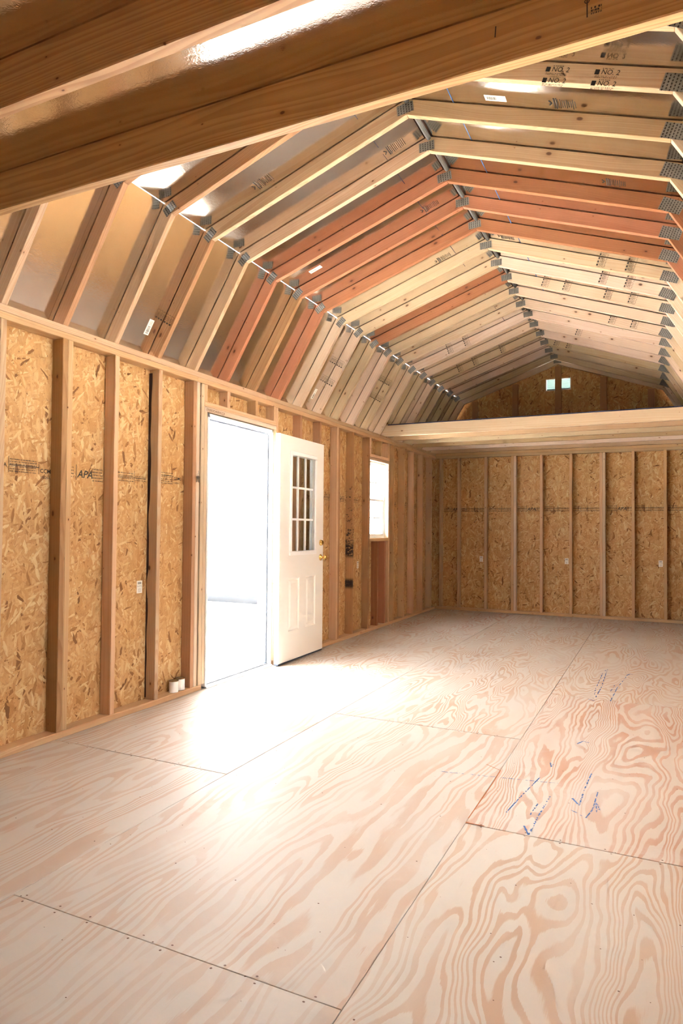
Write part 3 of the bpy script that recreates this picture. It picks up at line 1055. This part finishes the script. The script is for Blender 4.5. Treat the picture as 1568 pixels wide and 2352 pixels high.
# louvred vent
vt = empty('gable_vent', (XR, YO, V[2]))
tag(vt, 'small white louvred vent letting light into the far gable', 'vent')
box('vent_frame', V[0], V[1], YO + .002, YO + .03, V[3] - .012, V[3], 'vinyl', vt, 0)
box('vent_frame', V[0], V[1], YO + .002, YO + .03, V[2], V[2] + .012, 'vinyl', vt, 0)
box('vent_frame', V[0], V[0] + .012, YO + .002, YO + .03, V[2] + .012, V[3] - .012, 'vinyl', vt, 0)
box('vent_frame', V[1] - .012, V[1], YO + .002, YO + .03, V[2] + .012, V[3] - .012, 'vinyl', vt, 0)
for i in range(10):
    z = V[2] + .018 + i * .0155
    link('vent_slat', box_mesh(V[1] - V[0] - .026, .030, .002, 0), 'louvre', vt,
         Matrix.Translation((XR, YO + .018, z)) @ Matrix.Rotation(math.radians(-40), 4, 'X'))
for px_, pi in ((0.697, 0), (1.932, 1), (3.151, 2)):
    sticker(osb_far[pi], (px_, YO, 0.785), (1, 0, 0), (0, 0, 1), 0.052, 0.085)
def far_stamp(x, parent, apa):
    p = Print()
    p.rect(0, 0.36, 0.003, 0.007)
    p.rect(0.0, 0.36, -.035, -.032)
    p.lines(0.0, 0.12, -.03, .05, 4, .5)
    if apa:
        p.rect(.125, .129, -.045, .05)
        p.text('APA', .135, -.026, .046, 1.0, .25)
        p.lines(.25, .36, -.03, .03, 3, .5)
    else:
        p.lines(.13, .36, -.03, .03, 3, .45)
        p.rect(.19, .194, -.045, .05)
    p.put('printed_stamp', 'ink', (x, YO, 1.54), (1, 0, 0), (0, 0, 1), parent, 0.0007)
for x, pi, apa in ((0.11, 0, 1), (0.40, 0, 0), (0.81, 0, 0), (1.24, 1, 1), (1.62, 1, 0), (2.02, 1, 0), (2.47, 2, 1), (2.84, 2, 0), (3.24, 2, 0)):
    far_stamp(x, osb_far[pi], apa)

# ================================================================== RIGHT WALL (beside the camera) and NEAR WALL (behind it)
wr = empty('wall_right', (W, 0, 0))
tag(wr, 'right stud wall of strand board with two windows added for light beside the viewer', 'wall', kind='structure')
cuts = [YN - D, -0.6, 0.6]
for a_, b_ in ADDED_RWIN:
    cuts += [a_, b_]
cuts += [5.14, 6.44, 7.66, 8.88, YF + D + .012]
for y0, y1 in zip(cuts, cuts[1:]):
    if (y0, y1) in ADDED_RWIN:
        spans = ((-.02, ADDED_RWZ[0]), (ADDED_RWZ[1], ZT))
    else:
        spans = ((-.02, ZT),)
    for z0, z1 in spans:
        box('strand_board_panel', W + D, W + D + .012, y0 + .0003, y1 - .0003, z0, z1, 'osb', wr, 0)
lumber('bottom_plate', W, W + D, YN, YF, 0, T, 'stud', wr)
lumber('top_plate', W, W + D, YN - D, YF + D, ZP, ZP + T, 'stud', wr)
lumber('top_plate', W, W + D, YN - D, YF + D, ZP + T, ZT, 'tan', wr)
y = YN
while y < YF - 0.05:
    if not any(a_ - T - .041 < y < b_ + .041 for a_, b_ in ADDED_RWIN):
        stud(y, parent=wr, x0=W, x1=W + D)
    y += 0.4064
for a_, b_ in ADDED_RWIN:  # framing around the added windows
    stud(a_ - T - .0005, parent=wr, x0=W, x1=W + D)
    stud(b_ + .0005, parent=wr, x0=W, x1=W + D)
    lumber('header', W, W + D, a_, b_, ADDED_RWZ[1], ADDED_RWZ[1] + .076, 'stud', wr)
    lumber('rough_sill', W, W + D, a_, b_, ADDED_RWZ[0] - T, ADDED_RWZ[0], 'stud', wr)
    for yy in (a_ + .20, a_ + .42):
        stud(yy, parent=wr, x0=W, x1=W + D, z1=ADDED_RWZ[0] - T, name='cripple_stud')
        stud(yy, parent=wr, x0=W, x1=W + D, z0=ADDED_RWZ[1] + .076, name='cripple_stud')
wn_ = empty('wall_near', (W / 2, YN, 0))
tag(wn_, 'near end wall of strand board behind the viewer', 'wall', kind='structure')
for a, b in ((-D, 1.19), (1.19, 2.41), (2.41, W + D)):
    box('strand_board_panel', a + .001, b - .001, YN - D - .012, YN - D, -.02, ZT, 'osb', wn_, 0.001)
for i in range(10):
    lumber('stud', i * 0.398, i * 0.398 + T, YN - D, YN, T, ZP, 'stud', wn_)
lumber('bottom_plate', 0, W, YN - D, YN, 0, T, 'stud', wn_)
lumber('top_plate', 0, W, YN - D, YN, ZP, ZT, 'stud', wn_)
prism('gable_panel', [(-.09, ZT), (W + .09, ZT)] + [(x, roof_z(x, D)) for x in (W + .09, W - XK + .035, XR, XK - .035, -.09)], YN - D - .012, YN - D, 'osb', wn_, 0, 0)

# ================================================================== CEILING (foil-faced roof sheathing)
ce = empty('ceiling', (XR, 4, ZR))
tag(ce, 'gambrel roof lined with foil-faced sheathing', 'ceiling', kind='structure')
TH = 0.011
hl = (AL - AU) / 2
DF = D + 0.004     # the sheathing sits a hair off the rafters
KF = (XK - DF * math.sin((AL + AU) / 2) / math.cos(hl), ZK + DF * math.cos((AL + AU) / 2) / math.cos(hl))
KO = (XK - D * math.sin((AL + AU) / 2) / math.cos(hl), ZK + D * math.cos((AL + AU) / 2) / math.cos(hl))   # outer knee corner
RO = (XR, ZR + D / math.cos(AU))
FO = (-D / math.sin(AL), ZT)
def mir(pts):
    return [(W - x, z) for x, z in pts][::-1]
FF = (-DF / math.sin(AL), ZT)
RF = (XR, ZR + DF / math.cos(AU))
lower = [(FF[0] - 0.10 * math.cos(AL), FF[1] - 0.10 * math.sin(AL)), (KF[0] - 0.002 * math.cos(AL), KF[1] - 0.002 * math.sin(AL))]
upper = [(KF[0] + 0.0015 * math.cos(AU), KF[1] + 0.0015 * math.sin(AU)), (RF[0] - 0.028, RF[1] - 0.028 * math.tan(AU))]
def slope(line, ang, mirror=False):
    nx, nz = -math.sin(ang) * TH, math.cos(ang) * TH
    pts = [line[0], line[1], (line[1][0] + nx, line[1][1] + nz), (line[0][0] + nx, line[0][1] + nz)]
    return (mir(pts), -ang) if mirror else (pts, ang)
foils = {}
ys = [YN - D - .02, 0.30, 2.74, 5.18, 7.62, YO + .02]
for nm, ln, an, mi in (('LL', lower, AL, 0), ('LU', upper, AU, 0), ('RU', upper, AU, 1), ('RL', lower, AL, 1)):
    pts, ang = slope(ln, an, mi)
    for i in range(len(ys) - 1):
        foils[(nm, i)] = prism('foil_panel', pts, ys[i] + .0003, ys[i + 1] - .0003, 'foil', ce, ang, 0)
# outer roof deck: upper slopes lap over the knee, leaving the slit of daylight seen along the left knee
def offs(p, ang, d):
    return (p[0] - math.sin(ang) * d, p[1] + math.cos(ang) * d)
SO = 0.016
k0 = offs((KF[0] - 0.006 * math.cos(AU), KF[1] - 0.006 * math.sin(AU)), AU, SO)
rg = (XR, RF[1] + SO / math.cos(AU))
up_pts = [k0, rg, (XR, rg[1] + 0.02), (k0[0], k0[1] + 0.02)]
e0 = offs((FF[0] - 0.13 * math.cos(AL), FF[1] - 0.13 * math.sin(AL)), AL, SO)
e1 = offs((KF[0] - 0.012 * math.cos(AL), KF[1] - 0.012 * math.sin(AL)), AL, SO)
e2 = offs((KF[0] + 0.03 * math.cos(AL), KF[1] + 0.03 * math.sin(AL)), AL, SO)
for pts, a in ((up_pts, AU), (mir([offs((KF[0] - 0.05 * math.cos(AU), KF[1] - 0.05 * math.sin(AU)), AU, SO)] + up_pts[1:3] + [(k0[0] - .05, k0[1] + .02)]), -AU), ([e0, e1, (e1[0] - .02, e1[1]), (e0[0] - .02, e0[1])], AL), (mir([e0, e2, (e2[0] - .02, e2[1]), (e0[0] - .02, e0[1])]), -AL)):
    prism('roof_deck', pts, YN - D - .1, YO + .1, 'dark', ce, a, 0)
# ridge vent roll closing the ridge slot
vr = link('ridge_vent', tube_mesh([(XR, YN - D, RO[1] - .012), (XR, 4, RO[1] - .012), (XR, YO, RO[1] - .010)], 0.015, 12), 'vent', ce, Matrix.Identity(4))
vr['label'] = 'grey ridge vent roll'
# blue chalk lines snapped along the foil
for sgn, nm in ((-1, 'LU'), (1, 'RU')):
    uu = Vector((0, 1, 0))
    xx = XR + sgn * 0.276
    zz = RF[1] - 0.276 * math.tan(AU)
    vv = Vector((sgn * math.cos(AU), 0, -math.sin(AU)))
    nrm = uu.cross(vv)
    if nrm.z > 0:
        vv = -vv
    p = Print()
    p.broken([(0, 0), (7.6, 0)], 0.006 if sgn > 0 else 0.003, 0.08, 0.85 if sgn > 0 else 0.7)
    p.put('chalk_line', 'blue' if sgn > 0 else 'navy', (xx, 2.3, zz), uu, vv, ce, 0.001)
# labels and printed marks on the foil
LLn = Vector((math.sin(AL), 0, -math.cos(AL)))
LLv = Vector((math.cos(AL), 0, math.sin(AL)))
def ll_point(y, s):
    return Vector((FF[0] + s * math.cos(AL), y, FF[1] + s * math.sin(AL)))
sticker(foils[('LL', 2)], ll_point(3.486, 0.215), LLv, Vector((0, -1, 0)), 0.11, 0.045, True)
sticker(foils[('LL', 3)], ll_point(5.895, 0.21), LLv, Vector((0, -1, 0)), 0.11, 0.045, True)
def slope_frame(nm, x, y):
    sg = -1 if nm == 'LU' else 1
    pnt = Vector((x, y, RF[1] - abs(x - XR) * math.tan(AU)))
    u_ = Vector((math.cos(AU), 0, math.sin(AU))) if nm == 'LU' else Vector((math.cos(AU), 0, -math.sin(AU)))
    v_ = Vector((0, 1, 0))
    if u_.cross(v_).z > 0:
        v_ = -v_
    return pnt, u_, v_
pnt, u_, v_ = slope_frame('RU', 2.342, 3.515)
sticker(foils[('RU', 2)], pnt, u_, v_, 0.12, 0.05, True)
for nm, x, y in (('LU', 0.640, 4.69), ('RU', 2.325, 5.90)):
    pnt, u_, v_ = slope_frame(nm, x, y)
    sticker(foils[(nm, 2 if y < 5.18 else 3)], pnt, u_, v_, 0.11, 0.045, True)
for nm, x, y in (('LU', 1.63, 3.90), ('LU', 1.60, 4.72), ('LU', 1.45, 5.55), ('RU', 2.7, 3.52), ('RU', 2.9, 4.32), ('RU', 2.0, 5.53), ('LU', 0.9, 3.5)):
    pnt, u_, v_ = slope_frame(nm, x, y)
    p = Print()
    for i in range(11):
        l = 0.09 if i < 2 else random.uniform(0.05, 0.085)
        p.rect(i * 0.011 - 0.06, i * 0.011 - 0.06 + (0.006 if i < 2 else 0.003), -l / 2, l / 2)
    p.stroke([(-.085, -.02), (-.07, 0), (-.085, .02)], 0.006)
    p.put('printed_mark', 'ink', pnt, u_, v_, foils[(nm, 2)], 0.001)

# ================================================================== ROOF TRUSSES
ordw = ['first', 'second', 'third', 'fourth', 'fifth', 'sixth', 'seventh', 'eighth', 'ninth', 'tenth', 'eleventh', 'twelfth', 'thirteenth',
        'fourteenth', 'fifteenth', 'sixteenth', 'seventeenth', 'eighteenth', 'nineteenth', 'twentieth', 'twenty-first', 'twenty-second']
LLp = [(0.0, ZT), (XK, ZK), KO, FO]
LUp = [(XK, ZK), (XR - .0004, ZR), (XR - .0004, RO[1]), KO]
def plate_on(parent, x, z, y, wd, ht, ang):
    m = Matrix.Translation((x, y - 0.0012, z)) @ Matrix.Rotation(-ang, 4, 'Y')
    g = link('gusset_plate', box_mesh(wd, 0.0016, ht, 0), 'gusset', parent, m)
    return g
def no2(parent, x, z, y, ang, h=0.026, double=False, upright=False):
    p = Print()
    rows = (0, -0.05) if double else ((0.026, 0.0, -0.026) if upright else (0,))
    if upright:
        h = 0.016
    q_ = h / 0.026
    for r_ in rows:
        p.rect(-.050 * q_, -.030 * q_, r_ - .002, r_ + .020 * q_)
        p.text('NO. 2', -.022 * q_, r_, h * 0.85, 1.0, .1)
        p.lines(-.045 * q_, .055 * q_, r_ - .016 * q_, r_ - .004 * q_, 2, .6)
        p.lines(-.02 * q_, .03 * q_, r_ + .024 * q_, r_ + .029 * q_, 1, .8)
    u_ = Vector((math.cos(ang), 0, math.sin(ang)))
    v_ = Vector((-math.sin(ang), 0, math.cos(ang)))
    p.put('grade_stamp', 'ink', (x, y, z), u_, v_, parent, 0.0012)
STAMPS = {1: ((2.70, 1, 0), (2.915, 1, 0)), 7: ((2.72, 0, 1), (2.93, 0, 1)), 8: ((2.705, 0, 1), (2.905, 0, 1)), 9: ((2.17, 0, 1), (2.36, 0, 1), (2.717, 0, 1), (2.92, 0, 1)),
          11: ((2.706, 0, 1), (2.91, 0, 1)), 13: ((2.3, 0, 1),), 15: ((1.95, 0, 1), (2.1, 0, 1))}
LSTAMPS = {12: ((0.9, 0, 1), (1.1, 0, 1)), 14: ((0.8, 0, 1), (1.0, 0, 1), (1.35, 0, 1))}
TY = lambda k: 2.77 + 0.405 * k
trusses = []
for k in range(-3, 18):
    y = TY(k)
    if k in (4, 5, 6):
        ml, mr, mll, mrl = 'orange', 'orange', ('orange' if k != 5 else 'brown'), 'orange'
    elif k < 4:
        ml, mr, mll, mrl = ('brown' if k < 2 else 'tan'), 'tan', ('tan' if k % 2 else 'brown'), 'pale'
    else:
        ml = mr = mll = mrl = 'pale'
        if k == 9:
            ml = 'orange'
    tr_ = empty('roof_truss', (XR, y, ZT))
    idx = k + 3
    look = {'orange': 'reddish-orange', 'brown': 'tan-brown', 'tan': 'tan', 'pale': 'pale'}[mr if k != 9 else 'orange']
    extra = ' with a reddish left rafter' if k == 9 else ''
    base = 'pale' if k == 9 else look
    if k == 17:
        lab = 'pale wooden roof truss standing last before the dark far gable'
    elif k == -3:
        lab = 'wooden roof truss over the near loft, mostly hidden behind its front joist'
    else:
        lab = '%s gambrel roof truss%s, %s counted from the near loft' % (base, extra, ordw[idx - 1])
    tag(tr_, lab, 'roof truss', 'gambrel roof trusses along the shed')
    jy = 0.0
    rf = prism('lower_rafter', LLp, y, y + T, mll, tr_, AL, 0.002, 'LL')
    rfu = prism('upper_rafter', LUp, y, y + T, ml, tr_, AU, 0.002, 'LU')
    rru = prism('upper_rafter', mir(LUp), y, y + T, mr, tr_, -AU, 0.002, 'RU')
    rrl = prism('lower_rafter', mir(LLp), y, y + T, mrl, tr_, -AL, 0.002, 'RL')
    bis = (AL + AU) / 2
    kx, kz = XK * .6 + KO[0] * .4, ZK * .6 + KO[1] * .4
    j = lambda a: random.uniform(-a, a)
    plate_on(tr_, XR - .012 + j(.012), ZR + 0.036 + j(.005), y, 0.100, 0.058, 0.10 + j(.08))
    plate_on(tr_, kx + j(.01), kz + j(.01), y, 0.092, 0.058, bis + j(.12))
    plate_on(tr_, W - kx + j(.01), kz + j(.01), y, 0.13, 0.076, -bis + 0.25 + j(.1))
    for x, dbl, upr in STAMPS.get(k, ()):
        no2(rru, x, roof_z(x) + D * 0.52 / math.cos(AU), y, -AU, 0.026 if not upr else .03, bool(dbl), bool(upr))
    for x, dbl, upr in LSTAMPS.get(k, ()):
        no2(rfu, x, roof_z(x) + D * 0.5 / math.cos(AU), y, AU, 0.03, bool(dbl), bool(upr))
    for t_ in {8: (.38, .62), 11: (.45, .7), 2: (.3,)}.get(k, ()):
        no2(rf, XK * t_ - math.sin(AL) * D * .5, ZT + (ZK - ZT) * t_ + math.cos(AL) * D * .5, y, AL, 0.03, False, True)
    trusses.append(tr_)
# gable end rafters standing on the far wall
for pts, a, key in ((LLp, AL, 'LL'), (LUp, AU, 'LU'), (mir(LUp), -AU, 'RU'), (mir(LLp), -AL, 'RL')):
    prism('gable_rafter', pts, YF, YF + T, 'pale', wf, a, 0.002, key)
plate_on(wf, XR, (ZR + RO[1]) / 2, YF, 0.108, 0.066, 0.0)

# ================================================================== LOFTS
JD = 0.140
def joist(parent, y, mat='joist'):
    z0, z1 = ZT, ZT + JD
    pts = [(-0.075, z0), (W + 0.075, z0), (W + 0.06, z0 + .03), (W - 0.0, z1), (0.0, z1), (-0.06, z0 + .03)]
    return prism('joist', pts, y, y + T, mat, parent, 0, 0.003, 'joist')
nl_ = empty('near_loft', (XR, 0.0, ZT))
tag(nl_, 'overhead storage loft above the viewer with dark-grained joists and foil-faced deck', 'loft')
for i in range(8):
    jj = joist(nl_, 1.655 - 0.41 * i)
    if i == 0:
        near_j = jj
for a_, b_ in ((0.03, XR), (XR, W - 0.03)):
    dk = box('deck_panel', a_, b_, YN, 1.693, ZT + JD + .001, ZT + JD + TH, 'osb', nl_, 0)
    box('foil_facing', a_, b_, YN, 1.693, ZT + JD + .0001, ZT + JD + .001, 'foil', dk, 0)
p = Print()
p.stroke([(0, 0), (0, 0.36)], 0.008)
p.put('chalk_line', 'navy', (2.56, 1.29, ZT + JD), (1, 0, 0), (0, -1, 0), nl_, 0.001)
p = Print()
p.text('2', 0.004, 0.0, 0.022)
p.text('o', -0.018, -.004, 0.018)
p.rect(-.012, -.009, -.038, .030)
p.rect(.018, .0205, -.004, .034)
p.lines(-.002, .022, -.034, -.014, 3, .8)
p.put('grade_stamp', 'ink', (2.985, 1.655, ZT + 0.088), (1, 0, 0), (0, 0, 1), near_j, 0.001)
p = Print()
p.stroke([(0, -.014), (.002, .014)], .003)
p.put('pencil_mark', 'ink', (2.755, 1.655, ZT + 0.085), (1, 0, 0), (0, 0, 1), near_j, 0.001)
fl_ = empty('far_loft', (XR, 7.84, ZT))
tag(fl_, 'storage loft at the far end on pale joists with a navy deck edge', 'loft')
for i, jy_ in enumerate((7.84, 8.245, 8.65, 9.055, 9.46, YF - T - .004)):
    joist(fl_, jy_, 'pale' if i % 2 == 0 else 'tan')
for a_, b_ in ((0.03, XR), (XR, W - 0.03)):
    dk = box('deck_panel', a_, b_, 7.845, YF - .004, ZT + JD + .001, ZT + JD + TH, 'osb', fl_, 0)
    box('foil_facing', a_, b_, 7.845, YF - .004, ZT + JD + .0001, ZT + JD + .001, 'foil', dk, 0)
ed = box('deck_edge', 0.03, W - 0.03, 7.838, 7.845, ZT + JD + .0005, ZT + JD + TH, 'navy', fl_, 0)
ed['label'] = 'navy painted deck edge'

# ================================================================== SMALL THINGS
def paint_can(x, y, label):
    c = empty('paint_can', (x, y, T))
    tag(c, label, 'can', 'sample paint cans on the bottom plate')
    r = 0.034
    at = Matrix.Translation((x, y, T))
    link('body', lathe_mesh([(0, 0), (r - .002, 0), (r, .002), (r, .004), (r - .001, .005), (r - .001, .078), (r, .080), (r, .083), (r - .002, .083), (r - .002, .080)], 32), 'canwhite', c, at)
    link('rim', lathe_mesh([(r + .0008, .079), (r + .0016, .081), (r + .0008, .0845), (r - .003, .0845), (r - .004, .080)], 32), 'tin', c, at)
    link('lid', lathe_mesh([(r - .004, .080), (r - .006, .0795), (r - .007, .0825), (0, .0825)], 32), 'tin', c, at)
paint_can(-0.036, 3.842, 'small white paint can with tin lid, the nearer of two on the plate')
paint_can(-0.044, 3.925, 'small white paint can tucked behind the other, against the door studs')
# keys on a nail
kr_ = empty('key_ring', (0.004, 4.03, 1.62))
tag(kr_, 'bunch of small keys hanging on a nail beside the door', 'keys')
link('nail', tube_mesh([(-0.005, 4.052, 1.655), (0.02, 4.028, 1.632)], 0.0022, 6), 'steel', kr_, Matrix.Identity(4))
ring = [(0.012, 4.03 + 0.010 * math.cos(a), 1.622 + 0.011 * math.sin(a)) for a in [i * math.pi / 6 for i in range(13)]]
link('ring', tube_mesh(ring, 0.0014, 5), 'steel', kr_, Matrix.Identity(4))
def key_mesh():
    bm = bmesh.new()
    out = [(0.0, 0.0), (0.009, -0.004), (0.011, -0.012), (0.006, -0.021), (0.0035, -0.024), (0.0035, -0.032), (0.005, -0.035), (0.003, -0.039), (0.005, -0.043), (0.0, -0.050), (-0.0035, -0.046), (-0.0035, -0.024), (-0.006, -0.021), (-0.011, -0.012), (-0.009, -0.004)]
    a = [bm.verts.new((0, q[0], q[1])) for q in out]
    b = [bm.verts.new((0.0022, q[0], q[1])) for q in out]
    bm.faces.new(a)
    bm.faces.new(b[::-1])
    for i in range(len(out)):
        bm.faces.new((a[i], a[(i + 1) % len(out)], b[(i + 1) % len(out)], b[i]))
    bmesh.ops.recalc_face_normals(bm, faces=bm.faces[:])
    me = bpy.data.meshes.new('key')
    bm.to_mesh(me)
    bm.free()
    return me
km = key_mesh()
for i, a in enumerate((-0.18, 0.12, 0.3)):
    link('key', km, 'steel', kr_, Matrix.Translation((0.008 + i * 0.003, 4.03 + i * .003 - .003, 1.612)) @ Matrix.Rotation(a, 4, 'X'))

# ================================================================== OUTSIDE
gr = box('gravel_ground', -60, 60, -50, 70, -0.9, -0.35, 'gravel', None, 0)
tag(gr, 'pale gravel yard outside the open door', 'ground', kind='structure')
ns = empty('neighbour_shed', (-6.5, 11.2, -0.35))
tag(ns, 'white shed standing on dark skids across the yard, seen through the door', 'shed')
XA, XB, YA, YB = -13.0, -2.6, 11.0, 15.0
i = 0
x = XA
while x < XB - 0.05:
    box('siding_board', x, min(x + 0.6, XB) - .006, YA, YA + .03, -0.10, 2.9, 'siding', ns, 0.002)
    x += 0.6
box('side_wall', XA, XB, YA + .03, YB, -0.10, 2.9, 'siding', ns, 0)
for y in (YA + .7, YB - .6):
    box('skid', XA + .1, XB - .1, y, y + .14, -0.35, -0.10, 'skirt', ns, 0)
prism('roof', [(XA - .2, 2.9), (XB + .2, 2.9), ((XA + XB) / 2, 4.6)], YA - .15, YB + .15, 'vent', ns, 0, 0)
